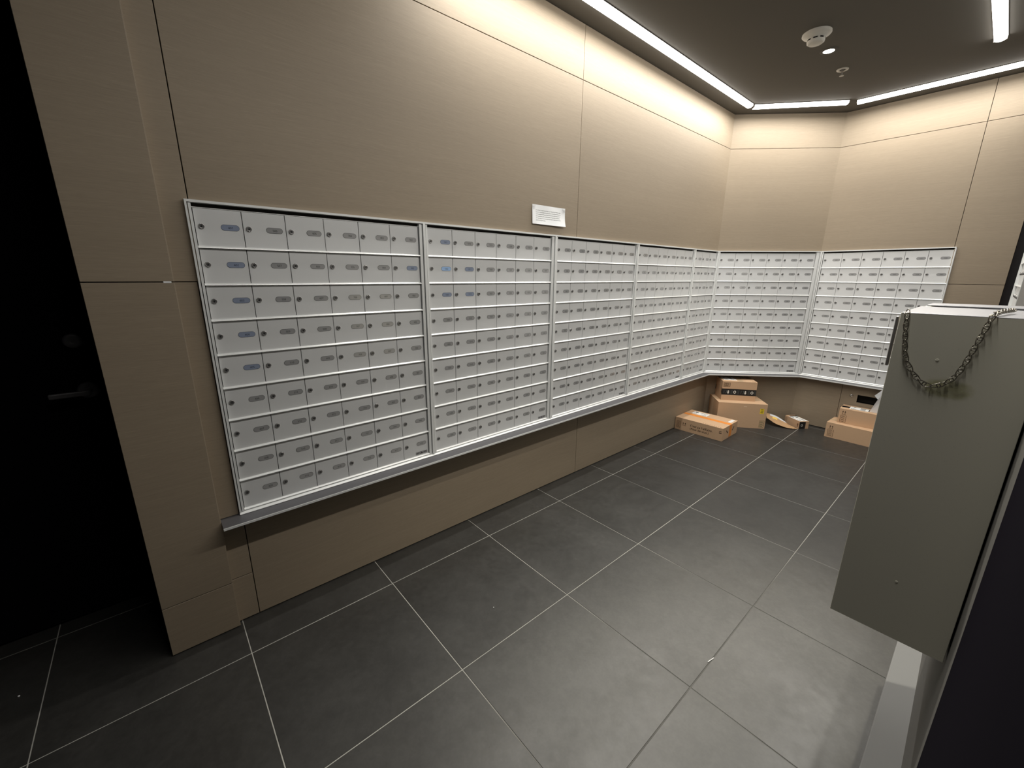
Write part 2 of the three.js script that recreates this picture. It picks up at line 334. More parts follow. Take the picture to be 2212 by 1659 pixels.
place(cabinet(L - XS[4] - 0.0058, 'narrow silver mailbox cabinet only three doors wide, in the corner of the long wall', { cols: 3, number: seq(2201, 9) }), XS[4], 0, 0);
place(cabinet(LB - 0.0116, 'silver mailbox cabinet on the angled corner wall, directly above the two piled brown boxes', { dw: 0.1465, number: seq(2301, 9) }), L + 0.0058 * C45, 0.0058 * C45, -Math.PI / 4);
place(cabinet(0.886, 'silver mailbox cabinet on the far end wall, partly hidden by the grey wall box', { number: seq(2401, 9) }), XC, ZB + 0.0058, -Math.PI / 2);
{
  const along = (d) => [DX0 + Math.cos(DTILT) * d, DZ0 - Math.sin(DTILT) * d];
  const [ax, az] = along(2.985);
  place(cabinet(0.906, 'pale mailbox cabinet seen edge-on at the picture edge, above the grey wall box', { number: seq(2501, 9) }), ax, az + 0.011, Math.PI + DTILT);
}
// maker plate artwork: a framed mark with a peaked roof shape between two bars of print
makerMat.map = canvas(256, 56, (g, w, h) => {
  g.fillStyle = '#d8d8d8'; g.fillRect(0, 0, w, h); g.strokeStyle = '#333'; g.lineWidth = 4; g.strokeRect(4, 4, w - 8, h - 8);
  g.fillStyle = '#222'; g.beginPath(); g.moveTo(96, 46); g.lineTo(128, 10); g.lineTo(160, 46); g.lineTo(140, 46); g.lineTo(128, 32); g.lineTo(116, 46); g.closePath(); g.fill();
  g.fillRect(16, 20, 66, 6); g.fillRect(16, 32, 52, 6); g.fillRect(174, 16, 66, 6); g.fillRect(174, 28, 58, 6);
});
{
  const t = canvas(ATLAS_W, ATLAS_H, (g, w, h) => {
    g.fillStyle = '#ffffff'; g.fillRect(0, 0, w, h); g.fillStyle = '#44474a'; g.textAlign = 'center'; g.textBaseline = 'middle'; g.font = '16px sans-serif';
    cellTexts.forEach((s, k) => g.fillText(s, (k % cells.cols) * cells.w + cells.w / 2 + 2, Math.floor(k / cells.cols) * cells.h + cells.h / 2 + 1));
  });
  labelMat.map = blueReflectionMat.map = brightReflectionMat.map = t;
}
// ---------------------------------------------------------------- metal ledge under the cabinets
{
  const o = thing('metal_ledge', 'narrow dark grey metal ledge running along the wall under all the mailboxes', 'ledge');
  const D = 0.085, T = 0.008, Y1 = 0.4985, t = Math.tan(Math.PI / 8);
  const outline = (d) => [[0.3779 + 0.001, d], [L - d * t, d], [XC - d, ZB + d * t], [XC - d, 1.565]];
  const o0 = outline(D), o1 = outline(-0.012);
  const seg = (i, j) => {
    const s = new THREE.Shape(); [o0[i], o0[j], o1[j], o1[i]].forEach((p, n) => (n ? s.lineTo(p[0], -p[1]) : s.moveTo(p[0], -p[1]))); s.closePath();
    return new THREE.ExtrudeGeometry(s, { depth: T - 0.003, bevelEnabled: true, bevelThickness: 0.0015, bevelSize: 0.0001, bevelSegments: 1 }).rotateX(-Math.PI / 2).translate(0, Y1 - T + 0.0015, 0);
  };
  // shelf sheet cut at the cabinet joint of the photograph, plus a thin bright front lip
  for (let i = 0; i < 3; i++) part(o, 'sheet', seg(i, i + 1), M.ledge);
  const lip = (a, b) => { const dx = b[0] - a[0], dz = b[1] - a[1], n = Math.hypot(dx, dz); return box(n, T + 0.001, 0.003, n / 2, 0, 0).rotateY(-Math.atan2(dz, dx)).translate(a[0], Y1 - T / 2 - 0.0004, a[1]); };
  for (let i = 0; i < 3; i++) part(o, 'lip', lip(o0[i], o0[i + 1]), M.alu);
}
// ---------------------------------------------------------------- lights in the ceiling
function ledStrip(ax, az, bx, bz, label) {
  const n = Math.hypot(bx - ax, bz - az), c = thing('led_strip', label, 'strip light', 'white strip lights around the ceiling edge');
  c.position.set((ax + bx) / 2, H, (az + bz) / 2); c.rotation.y = -Math.atan2(bz - az, bx - ax);
  const W = 0.056;
  part(c, 'channel', merge([span(-n / 2, n / 2, -0.005, 0.004, -W / 2 - 0.002, -W / 2), span(-n / 2, n / 2, -0.005, 0.004, W / 2, W / 2 + 0.002), span(-n / 2, n / 2, -0.003, 0.004, -W / 2, W / 2), span(-n / 2 - 0.003, -n / 2, -0.022, 0.004, -W / 2, W / 2), span(n / 2, n / 2 + 0.003, -0.022, 0.004, -W / 2, W / 2)]), M.nickel);
  const s = new THREE.Shape(); s.moveTo(-W / 2, -0.004); s.lineTo(W / 2, -0.004); s.quadraticCurveTo(W / 2, -0.028, 0, -0.028); s.quadraticCurveTo(-W / 2, -0.028, -W / 2, -0.004);
  part(c, 'diffuser', new THREE.ExtrudeGeometry(s, { depth: n, bevelEnabled: false, curveSegments: 6 }).translate(0, 0, -n / 2).rotateY(Math.PI / 2), M.led);
  const l = new THREE.RectAreaLight(lin(...LED_COLOR), LED, n, W); l.name = 'led_strip_lamp'; l.position.set(0, -0.030, 0); l.rotation.x = -Math.PI / 2; c.add(l);
}
ledStrip(STRIP_A_START, 0.174, 4.39, 0.174, 'long white strip light on the ceiling above the long wall of mailboxes');
ledStrip(4.437, 0.187, 4.905, 0.732, 'short white strip light on the ceiling across the angled corner');
ledStrip(4.962, 0.79, 4.985, 1.84, 'white strip light on the ceiling above the far end wall');
ledStrip(STRIP_D_START, 1.565, 4.42, 1.565, 'white strip light at the upper right corner of the picture');
{
  const o = thing('downlight', 'small round recessed downlight glowing between the smoke detector and the sprinkler', 'ceiling light'); o.position.set(3.852, H, 0.842);
  part(o, 'trim_ring', new THREE.LatheGeometry([[0.03, -0.002], [0.034, -0.005], [0.046, -0.004], [0.05, 0.001]].map((p) => new THREE.Vector2(...p)), 32), M.ceiling);
  part(o, 'lens', new THREE.CylinderGeometry(0.033, 0.033, 0.003, 28).translate(0, -0.0015, 0), M.lamp);
  const l = new THREE.SpotLight(lin(1, 0.95, 0.82), 4, 0, 0.7, 0.8, 2); l.name = 'downlight_lamp'; l.position.set(0, -0.03, 0); l.target.position.set(0, -1, 0); l.castShadow = true; o.add(l, l.target);
  const o2 = o.clone(); o2.name = 'downlight_001'; tag(o2, 'added round downlight, out of view, brightening the floor in front of the mailboxes', 'ceiling light'); o2.position.set(1.75, H, 1.25); scene.add(o2);  // extra lamp added out of view to brighten the middle of the floor
  const l2 = o2.children.find((c) => c.isSpotLight); l2.intensity = 13; l2.angle = 0.62; l2.penumbra = 1; l2.target = o2.children[o2.children.length - 1]; 
  const s = thing('smoke_detector', 'round white smoke detector on the dark ceiling', 'smoke detector'); s.position.set(3.56, H, 0.85);
  part(s, 'base', new THREE.LatheGeometry([[0.074, 0.001], [0.075, -0.008], [0.070, -0.014], [0.056, -0.020], [0.048, -0.028], [0.046, -0.033]].map((p) => new THREE.Vector2(...p)), 40), M.plastic);
  part(s, 'head', new THREE.LatheGeometry([[0.046, -0.040], [0.044, -0.050], [0.036, -0.056], [0, -0.058]].map((p) => new THREE.Vector2(...p)), 40), M.plastic);
  part(s, 'vent', new THREE.CylinderGeometry(0.041, 0.041, 0.008, 32).translate(0, -0.0365, 0), M.black);
  for (let k = 0; k < 8; k++) { const a = k / 8 * Math.PI * 2 + 0.2; part(s, 'rib', box(0.012, 0.009, 0.005).rotateY(-a - Math.PI / 2).translate(Math.cos(a) * 0.0435, -0.0365, Math.sin(a) * 0.0435), M.plastic); }
  const p = thing('sprinkler', 'small pale fire sprinkler with a round collar on the dark ceiling', 'sprinkler'); p.position.set(4.222, H, 0.838);
  part(p, 'collar', new THREE.LatheGeometry([[0.018, -0.001], [0.02, -0.005], [0.034, -0.004], [0.036, 0.001]].map((q) => new THREE.Vector2(...q)), 28), M.plastic);
  part(p, 'frame', merge([new THREE.CylinderGeometry(0.009, 0.011, 0.014, 12).translate(0, -0.008, 0), box(0.003, 0.026, 0.003, -0.008, -0.026, 0), box(0.003, 0.026, 0.003, 0.008, -0.026, 0)]), M.nickel);
  part(p, 'deflector', merge([new THREE.CylinderGeometry(0.014, 0.014, 0.0015, 10).translate(0, -0.0395, 0), new THREE.CylinderGeometry(0.003, 0.003, 0.02, 8).translate(0, -0.028, 0)]), M.plastic);
}
// ---------------------------------------------------------------- notice on the wall
{
  const o = thing('paper_notice', 'white paper notice with six printed lines taped to the wood panel', 'notice'); o.position.set(2.063, 1.748, 0.002);
  const W = 0.274, Hn = 0.106, g = new THREE.PlaneGeometry(W, Hn, 24, 10).translate(W / 2, Hn / 2, 0), p = g.attributes.position;
  for (let i = 0; i < p.count; i++) {
    const u = p.getX(i) / W, v = p.getY(i) / Hn;
    p.setZ(i, 0.002 + 0.010 * Math.pow(1 - v, 3) * (0.4 + 0.6 * u) + 0.004 * Math.pow(u, 6) + 0.0008 * Math.sin(u * 9 + v * 4));
  }
  g.computeVertexNormals();
  const back = g.clone().translate(0, 0, -0.0006); back.index.array.reverse(); back.computeVertexNormals();
  const text = canvas(1024, 400, (c, w, h) => {
    c.fillStyle = '#f3f4f5'; c.fillRect(0, 0, w, h); c.fillStyle = '#3a3a36'; const r = rng(12);
    const ends = [0.86, 0.86, 0.85, 0.83, 0.86, 0.40];
    ends.forEach((e, k) => {
      let x = 0.105 * w; const y = (0.27 + k * 0.104) * h;
      while (x < e * w) { const l = Math.min(12 + r() * 46, e * w - x); for (let q = 0; q < l; q += 7) c.fillRect(x + q, y - (r() < 0.3 ? 7 : 3), 4.6, r() < 0.3 ? 16 : 11); x += l + 8; }
    });
  });
  part(o, 'sheet', merge([g, back]), std({ map: text, roughness: 0.8 }));
  for (const [x, y] of [[0.012, 0.1], [0.262, 0.1]]) part(o, 'tape', box(0.022, 0.012, 0.0008), M.white, x, y, 0.0042 - (x > 0.1 ? -0.0028 : 0));
}
// ---------------------------------------------------------------- grey metal box on the right-hand wall
{
  const BX = 1.5888, Z0 = 1.7305, Z1 = 1.9505, Y0 = 0.5705, Y1 = 1.378, W = 0.45;
  const o = thing('wall_box', 'tall grey metal box on the right-hand wall with a chain hanging across its side', 'metal box'); o.position.set(BX, Y0, Z0);
  const shadowAndDirt = canvas(512, 1024, (g, w, h) => {
    g.fillStyle = '#ffffff'; g.fillRect(0, 0, w, h); const r = rng(3);
    for (let k = 0; k < 900; k++) { const a = r() * 6.28, q = Math.sqrt(r()); g.fillStyle = `rgba(70,66,50,${0.004 + r() * 0.008})`; g.beginPath(); g.ellipse(w * (0.47 + 0.17 * q * Math.cos(a)), h * (0.197 + 0.026 * q * Math.sin(a)), 10 + r() * 12, 4 + r() * 6, 0, 0, 7); g.fill(); }  // soft shadow of the chain, painted into the panel colour
    for (let k = 0; k < 2600; k++) { g.fillStyle = `rgba(${r() < 0.5 ? '40,38,30' : '255,255,250'},${r() * 0.05})`; g.fillRect(r() * w, r() * h, 1 + r() * 3, 1 + r() * 3); }
  });
  const D = Z1 - Z0, HB = Y1 - Y0, side = plate(D, HB, 0.002, 0.0008); { const uv = side.attributes.uv; for (let i = 0; i < uv.count; i++) uv.setXY(i, uv.getX(i) / D, uv.getY(i) / HB); }
  part(o, 'side_panel', side.rotateY(-Math.PI / 2), std({ map: shadowAndDirt, color: lin(0.56, 0.54, 0.45), roughness: 0.5, metalness: 0.15 }));
  part(o, 'body', new RoundedBoxGeometry(W - 0.002, HB - 0.004, D - 0.001, 2, 0.003).translate(W / 2 + 0.001, HB / 2, D / 2), M.bin);
  part(o, 'top_panel', new RoundedBoxGeometry(0.33, 0.004, D, 2, 0.0018).translate(0.165, HB - 0.001, D / 2), M.binTop);
  part(o, 'lid', new RoundedBoxGeometry(0.13, 0.0035, D - 0.014, 2, 0.0016).translate(0.385, HB + 0.0045, D / 2 + 0.006), M.binTop).userData.label = 'thin pale lid plate';
  part(o, 'edge_strip', new RoundedBoxGeometry(0.012, 0.115, 0.006, 2, 0.002).translate(0.008, HB - 0.066, -0.0045), M.nickel);
  for (const [y, z] of [[1.28, 1.807], [0.727, 1.84]]) part(o, 'screw', new THREE.CylinderGeometry(0.0024, 0.0034, 0.0016, 12).rotateZ(Math.PI / 2).translate(-0.0006, y - Y0, z - Z0), M.bin);
  // chain: links along the hanging curve, alternately turned
  const P = [[1.374, 1.742], [1.345, 1.745], [1.311, 1.750], [1.283, 1.756], [1.257, 1.768], [1.237, 1.783], [1.225, 1.800], [1.224, 1.812], [1.233, 1.828], [1.252, 1.841], [1.282, 1.850], [1.318, 1.857], [1.350, 1.863], [1.381, 1.869]];
  const pts = P.map(([y, z]) => new THREE.Vector3(-0.009, y - Y0, z - Z0));
  pts.unshift(new THREE.Vector3(-0.004, 1.379 - Y0, 1.741 - Z0)); pts.push(new THREE.Vector3(0.012, 1.386 - Y0, 1.873 - Z0), new THREE.Vector3(0.075, 1.388 - Y0, 1.884 - Z0), new THREE.Vector3(0.150, 1.387 - Y0, 1.895 - Z0));
  const curve = new THREE.CatmullRomCurve3(pts), total = curve.getLength(), pitch = 0.0118, n = Math.floor(total / pitch);
  class LinkPath extends THREE.Curve { getPoint(t) { const a = t * Math.PI * 2, c = Math.cos(a), s = Math.sin(a); return new THREE.Vector3(0.0044 * Math.sign(c) * Math.pow(Math.abs(c), 0.75), 0.0088 * Math.sign(s) * Math.pow(Math.abs(s), 0.75), 0.0022 * Math.sin(2 * a)); } }
  const linkGeo = new THREE.TubeGeometry(new LinkPath(), 20, 0.00115, 6, true);
  const chain = new THREE.Group(); chain.name = 'chain'; chain.userData.label = 'hanging steel chain'; o.add(chain);
  for (let k = 0; k <= n; k++) {
    const t = Math.min(1, k * pitch / total), p = curve.getPointAt(t), d = curve.getTangentAt(t), m = part(chain, 'chain_link', linkGeo, M.chain, p.x, p.y, p.z);
    const out = new THREE.Vector3(-1, 0, 0); if (Math.abs(d.x) > 0.6) out.set(0, 1, 0);
    const side = new THREE.Vector3().crossVectors(d, out).normalize(), nrm = new THREE.Vector3().crossVectors(side, d).normalize();
    const q = (k % 2 ? 1 : -1) * 0.62, X = side.clone().multiplyScalar(Math.cos(q)).addScaledVector(nrm, Math.sin(q)), Zz = new THREE.Vector3().crossVectors(X, d).normalize();
    m.quaternion.setFromRotationMatrix(new THREE.Matrix4().makeBasis(X, d, Zz));
  }
}
// ---------------------------------------------------------------- parcels
// local frame: the corner nearest the camera at the origin, x towards the corner on the left, z towards the corner on the right
function cardboard(g, w, h, seed) { const r = rng(seed); g.fillStyle = '#c9a786'; g.fillRect(0, 0, w, h); for (let k = 0; k < 5200; k++) { g.fillStyle = `rgba(${r() < 0.5 ? '90,62,36' : '225,190,150'},${r() * 0.07})`; g.fillRect(r() * w, r() * h, 2 + r() * 14, 1 + r() * 2); } }
function arrows(g, x, y, s) { const q = s * 0.6; g.fillStyle = '#3a2716'; for (const k of [0, 1]) { const cx = x + k * q * 0.6; g.fillRect(cx - q * 0.06, y + s * 0.25, q * 0.12, s * 0.6); g.beginPath(); g.moveTo(cx, y); g.lineTo(cx + q * 0.22, y + s * 0.36); g.lineTo(cx - q * 0.22, y + s * 0.36); g.closePath(); g.fill(); } g.fillRect(x - q * 0.25, y + s * 0.94, q * 1.1, s * 0.08); }
function stamp(g, x, y, w, h, rows = 4, color = '#4a341e') { g.strokeStyle = g.fillStyle = color; g.lineWidth = Math.max(3, w * 0.06); g.strokeRect(x, y, w, h); for (let k = 1; k < rows; k++) { g.fillRect(x, y + h * k / rows - 1.5, w, 3); g.fillRect(x + w * 0.15, y + h * (k - 0.6) / rows, w * 0.6, h * 0.25 / rows); } g.fillRect(x + w * 0.15, y + h * (rows - 0.6) / rows, w * 0.6, h * 0.25 / rows); }
function parcel(label, q, faces, seed) {
  const o = thing('cardboard_box', label, 'cardboard box', 'cardboard parcels on the floor by the end wall');
  const [x, z, a, w, d, h, y0] = q; o.position.set(x, y0, z); o.rotation.y = -a;
  const A = { right: [0, 0, 512, 256], left: [512, 0, 512, 256], top: [0, 256, 512, 512], rest: [512, 256, 512, 512] };
  const map = canvas(1024, 768, (g, W, Hh) => {
    cardboard(g, W, Hh, seed);
    for (const k of Object.keys(faces)) if (A[k]) { g.save(); g.beginPath(); g.rect(...A[k]); g.clip(); g.translate(A[k][0], A[k][1]); faces[k](g, A[k][2], A[k][3]); g.restore(); }
  });
  const pos = [], uv = [], t = 0.0045, hb = h - t;
  const quad = (p, region) => { const [rx, ry, rw, rh] = A[region], c = [[0, 1], [1, 1], [1, 0], [0, 0]].map(([u, v]) => [(rx + u * rw) / 1024, 1 - (ry + v * rh) / 768]); for (const k of [0, 1, 2, 0, 2, 3]) { pos.push(...p[k]); uv.push(...c[k]); } };
  quad([[0, 0, 0], [0, 0, d], [0, hb, d], [0, hb, 0]], 'right'); quad([[w, 0, 0], [0, 0, 0], [0, hb, 0], [w, hb, 0]], 'left');
  quad([[w, 0, d], [w, 0, 0], [w, hb, 0], [w, hb, d]], 'rest'); quad([[0, 0, d], [w, 0, d], [w, hb, d], [0, hb, d]], 'rest'); quad([[0, hb, 0], [0, hb, d], [w, hb, d], [w, hb, 0]], 'rest'); quad([[w, 0, 0], [w, 0, d], [0, 0, d], [0, 0, 0]], 'rest');
  const g = new THREE.BufferGeometry(); g.setAttribute('position', new THREE.Float32BufferAttribute(pos, 3)); g.setAttribute('uv', new THREE.Float32BufferAttribute(uv, 2)); g.computeVertexNormals();
  const mat = std({ map, roughness: 0.85 });
  part(o, 'carton', g, mat);
  const along = faces.seam === 'z';                   // direction of the joint between the two top flaps
  for (const k of [0, 1]) {
    const fw = along ? w / 2 - 0.001 : w, fd = along ? d : d / 2 - 0.001, f = new RoundedBoxGeometry(fw + 0.001, t, fd + 0.001, 2, 0.0018), u = f.attributes.uv, p = f.attributes.position;
    const ox = along ? (k ? w * 0.75 : w * 0.25) : w / 2, oz = along ? d / 2 : (k ? d * 0.75 : d * 0.25); f.translate(ox, hb + t / 2, oz);
    for (let i = 0; i < p.count; i++) u.setXY(i, (A.top[0] + p.getZ(i) / d * 508 + 2) / 1024, 1 - (A.top[1] + (p.getX(i) / w) * 508 + 2) / 768);
    part(o, 'flap', f, mat);
  }
  return Object.assign(o, { size: { w, d, h } });
}
function sticker(o, name, w, d, x, y, z, mat, ry = 0, t = 0.0008) { const m = part(o, name, new RoundedBoxGeometry(w, t, d, 1, t * 0.4), mat, x, y + t / 2, z); m.rotation.y = ry; return m; }
function shipping(seed) {
  return std({ roughness: 0.6, map: canvas(256, 170, (g, w, h) => { g.fillStyle = '#f2f2ef'; g.fillRect(0, 0, w, h); const r = rng(seed); g.fillStyle = '#2b2b2b'; for (let k = 0; k < 5; k++) g.fillRect(16, 16 + k * 10, 40 + r() * 70, 4); for (let x = 20; x < 150; x += 4 + r() * 5) g.fillRect(x, 96, 1 + r() * 3, 46); g.font = 'bold 30px sans-serif'; g.fillRect(180, 30, 46, 22); g.fillRect(176, 96, 50, 46); }) });
}
const tapeBand = (g, x, y, w, h, n) => {
  g.fillStyle = '#1b1714'; g.fillRect(x, y, w, h); const s = h * 0.42;
  for (let k = 0; k < n; k++) {
    const bx = x + w * (k + 0.08) / n, u = w / n, cy = y + h / 2; g.strokeStyle = '#5d6468'; g.lineWidth = h * 0.07;
    g.beginPath(); g.arc(bx + u * 0.13, cy, s * 0.55, -1.4, 1.4); g.stroke(); g.beginPath(); g.moveTo(bx + u * 0.05, cy - s * 0.6); g.lineTo(bx + u * 0.05, cy + s * 0.6); g.stroke();
    g.fillStyle = '#d9d6cf'; g.beginPath(); g.arc(bx + u * 0.3, cy - s * 0.25, s * 0.34, 0, 7); g.arc(bx + u * 0.3, cy + s * 0.3, s * 0.38, 0, 7); g.fill();
    g.strokeStyle = '#e2dfd8'; g.lineWidth = h * 0.11; g.beginPath(); g.arc(bx + u * 0.68, cy, s * 0.45, 0, 7); g.stroke();
    g.fillStyle = '#4c5254'; for (const f of [0.44, 0.49, 0.53, 0.82, 0.87, 0.92]) g.fillRect(bx + u * f, cy - s * 0.8, u * 0.018, s * 1.6);
  }
};
// flat box with the printed sentence and orange tape
{
  const o = parcel('flat brown box with printed French words and orange tape on the floor', [4.059, 0.457, -1.586, 0.452, 0.338, 0.123, 0.0006], {
    seam: 'x',
    left: (g, w, h) => {
      stamp(g, 20, 60, 40, 150, 5); arrows(g, 92, 74, 66);
      g.fillStyle = '#2c1c10'; g.font = 'bold 50px sans-serif'; g.textBaseline = 'alphabetic'; g.save(); g.translate(170, 126); g.scale(0.60, 1.25); g.fillText("C'est ça l'affaire.", 0, 0); g.fillText('(Pour de vrai.)', 0, 52); g.restore();
      g.fillStyle = '#1c130c'; g.fillRect(w - 36, 56, 26, 12); g.fillRect(w - 36, 86, 26, 16);
    },
    right: (g, w, h) => { g.fillStyle = '#231a12'; g.beginPath(); g.moveTo(120, 60); g.lineTo(190, 130); g.lineTo(170, 150); g.lineTo(130, 95); g.closePath(); g.fill(); g.beginPath(); g.moveTo(330, 130); g.lineTo(380, 60); g.lineTo(395, 75); g.lineTo(350, 150); g.closePath(); g.fill(); },
    top: (g, w, h) => { g.fillStyle = '#7d5c3a'; for (let k = 0; k < 9; k++) g.fillRect(20 + (k % 2) * 3, 30 + k * 22, 14, 9); },
  }, 21), { w, d, h } = o.size;
  sticker(o, 'orange_tape', w * 0.99, 0.052, w / 2, h, d * 0.52, M.orangeTape);
  part(o, 'tape_end', box(0.001, h * 0.93, 0.052), M.orangeTape, -0.001, h * 0.535, d * 0.52);
  sticker(o, 'shipping_label', 0.150, 0.085, w * 0.72, h + 0.0008, d * 0.78, shipping(4));
  sticker(o, 'small_label', 0.03, 0.10, w * 0.075, h, d * 0.80, M.white);
}
const bigH = 0.25;
{
  const o = parcel('large brown box with a small yellow sticker standing on the floor in the corner', [4.439, 0.237, -0.678, 0.31, 0.45, bigH, 0.0006], {
    seam: 'z',
    right: (g, w, h) => { g.fillStyle = '#f0d030'; g.fillRect(w * 0.86, h * 0.16, 42, 56); g.fillStyle = '#6b5a12'; g.font = 'bold 15px sans-serif'; for (let k = 0; k < 3; k++) g.fillRect(w * 0.86 + 7, h * 0.16 + 9 + k * 15, 27, 7); stamp(g, w * 0.885, h * 0.67, 46, 70, 3, '#4d5a34'); g.fillStyle = 'rgba(240,225,200,0.6)'; g.fillRect(w * 0.52, h * 0.1, 34, 5); },
    left: (g, w, h) => { g.fillStyle = 'rgba(225,205,175,0.35)'; g.fillRect(w * 0.3, 0, 90, h); },
  }, 22), { w, d, h } = o.size;
  sticker(o, 'tape', 0.05, d * 0.99, w / 2, h, d / 2, M.clearTape);
}
{
  const o = parcel('brown box with black printed tape, topmost on the large box in the corner', [4.537, 0.212, -0.668, 0.222, 0.318, 0.196, bigH + 0.0012], {
    seam: 'x',
    right: (g, w, h) => { stamp(g, 16, 18, 96, 52, 2); for (let k = 0; k < 6; k++) { g.fillStyle = '#4a341e'; g.fillRect(26 + k * 14, 22, 5, 44); } tapeBand(g, 0, h * 0.385, w, h * 0.33, 2); },
    left: (g, w, h) => { g.fillStyle = '#1b1714'; g.beginPath(); g.moveTo(w, h * 0.385); g.lineTo(w - 40, h * 0.33); g.lineTo(w - 52, h * 0.6); g.lineTo(w, h * 0.715); g.closePath(); g.fill(); g.fillStyle = '#4a2f18'; g.fillRect(w * 0.5, h * 0.3, 9, h * 0.5); g.fillStyle = '#2a1a0e'; g.fillRect(0, h * 0.42, 44, h * 0.26); },
    top: (g, w, h) => { g.fillStyle = '#7d5c3a'; g.fillRect(430, 360, 60, 70); g.fillRect(440, 30, 50, 30); },
  }, 23), { w, d, h } = o.size;
  sticker(o, 'shipping_label', 0.15, 0.12, w * 0.56, h, d * 0.26, shipping(8), 0.03);
  sticker(o, 'tape', w * 0.99, 0.05, w / 2, h, d * 0.55, M.clearTape);
}
{
  const o = parcel('small brown box with black tape beside the padded mailer', [4.984, 0.808, -0.929, 0.2, 0.1, 0.077, 0.0006], {
    seam: 'x',
    left: (g, w, h) => { stamp(g, 14, 40, 70, 150, 4, '#5a3a2a'); g.fillStyle = '#5a3c20'; g.fillRect(w - 60, 70, 26, 130); g.fillRect(w - 80, 110, 60, 14); },
    right: (g, w, h) => { tapeBand(g, w * 0.02, 0, w * 0.64, h, 1); g.fillStyle = '#1b1714'; g.fillRect(w * 0.02, 0, w * 0.64, h); g.strokeStyle = '#d9d6cf'; g.lineWidth = 18; g.beginPath(); g.ellipse(w * 0.3, h * 0.52, 44, 32, 0, 0, 7); g.stroke(); },
  }, 24), { w, d, h } = o.size;
  sticker(o, 'shipping_label', 0.142, 0.09, w * 0.40, h, d * 0.47, shipping(15), 0.06, 0.0012);
  sticker(o, 'black_tape', 0.032, 0.075, w * 0.80, h + 0.0002, d * 0.6, M.black);
}
const lowH = 0.1445;
{
  const arrowFace = (g, w, h) => { arrows(g, 38, 40, 58); stamp(g, 24, 112, 50, 118, 4); };
  const o = parcel('brown box with up arrows at the bottom of the stack under the letter slot', [4.951, 1.026, 0.039, 0.235, 0.44, lowH, 0.0006], { seam: 'z', right: arrowFace }, 25);
  sticker(o, 'tape', 0.05, o.size.d * 0.99, o.size.w / 2, o.size.h, o.size.d / 2, M.clearTape);
  const u = parcel('brown box with a white label, topmost of the stack under the letter slot', [5.008, 1.091, -0.045, 0.178, 0.36, 0.138, lowH + 0.0012], { seam: 'z', right: (g, w, h) => { arrows(g, 40, 28, 66); stamp(g, 22, 112, 60, 128, 4); } }, 26);
  sticker(u, 'black_tape', 0.05, u.size.d * 0.985, u.size.w * 0.5, u.size.h, u.size.d / 2, M.black);
  sticker(u, 'shipping_label', 0.092, 0.135, u.size.w * 0.5, u.size.h + 0.0008, u.size.d * 0.36, shipping(19));
}
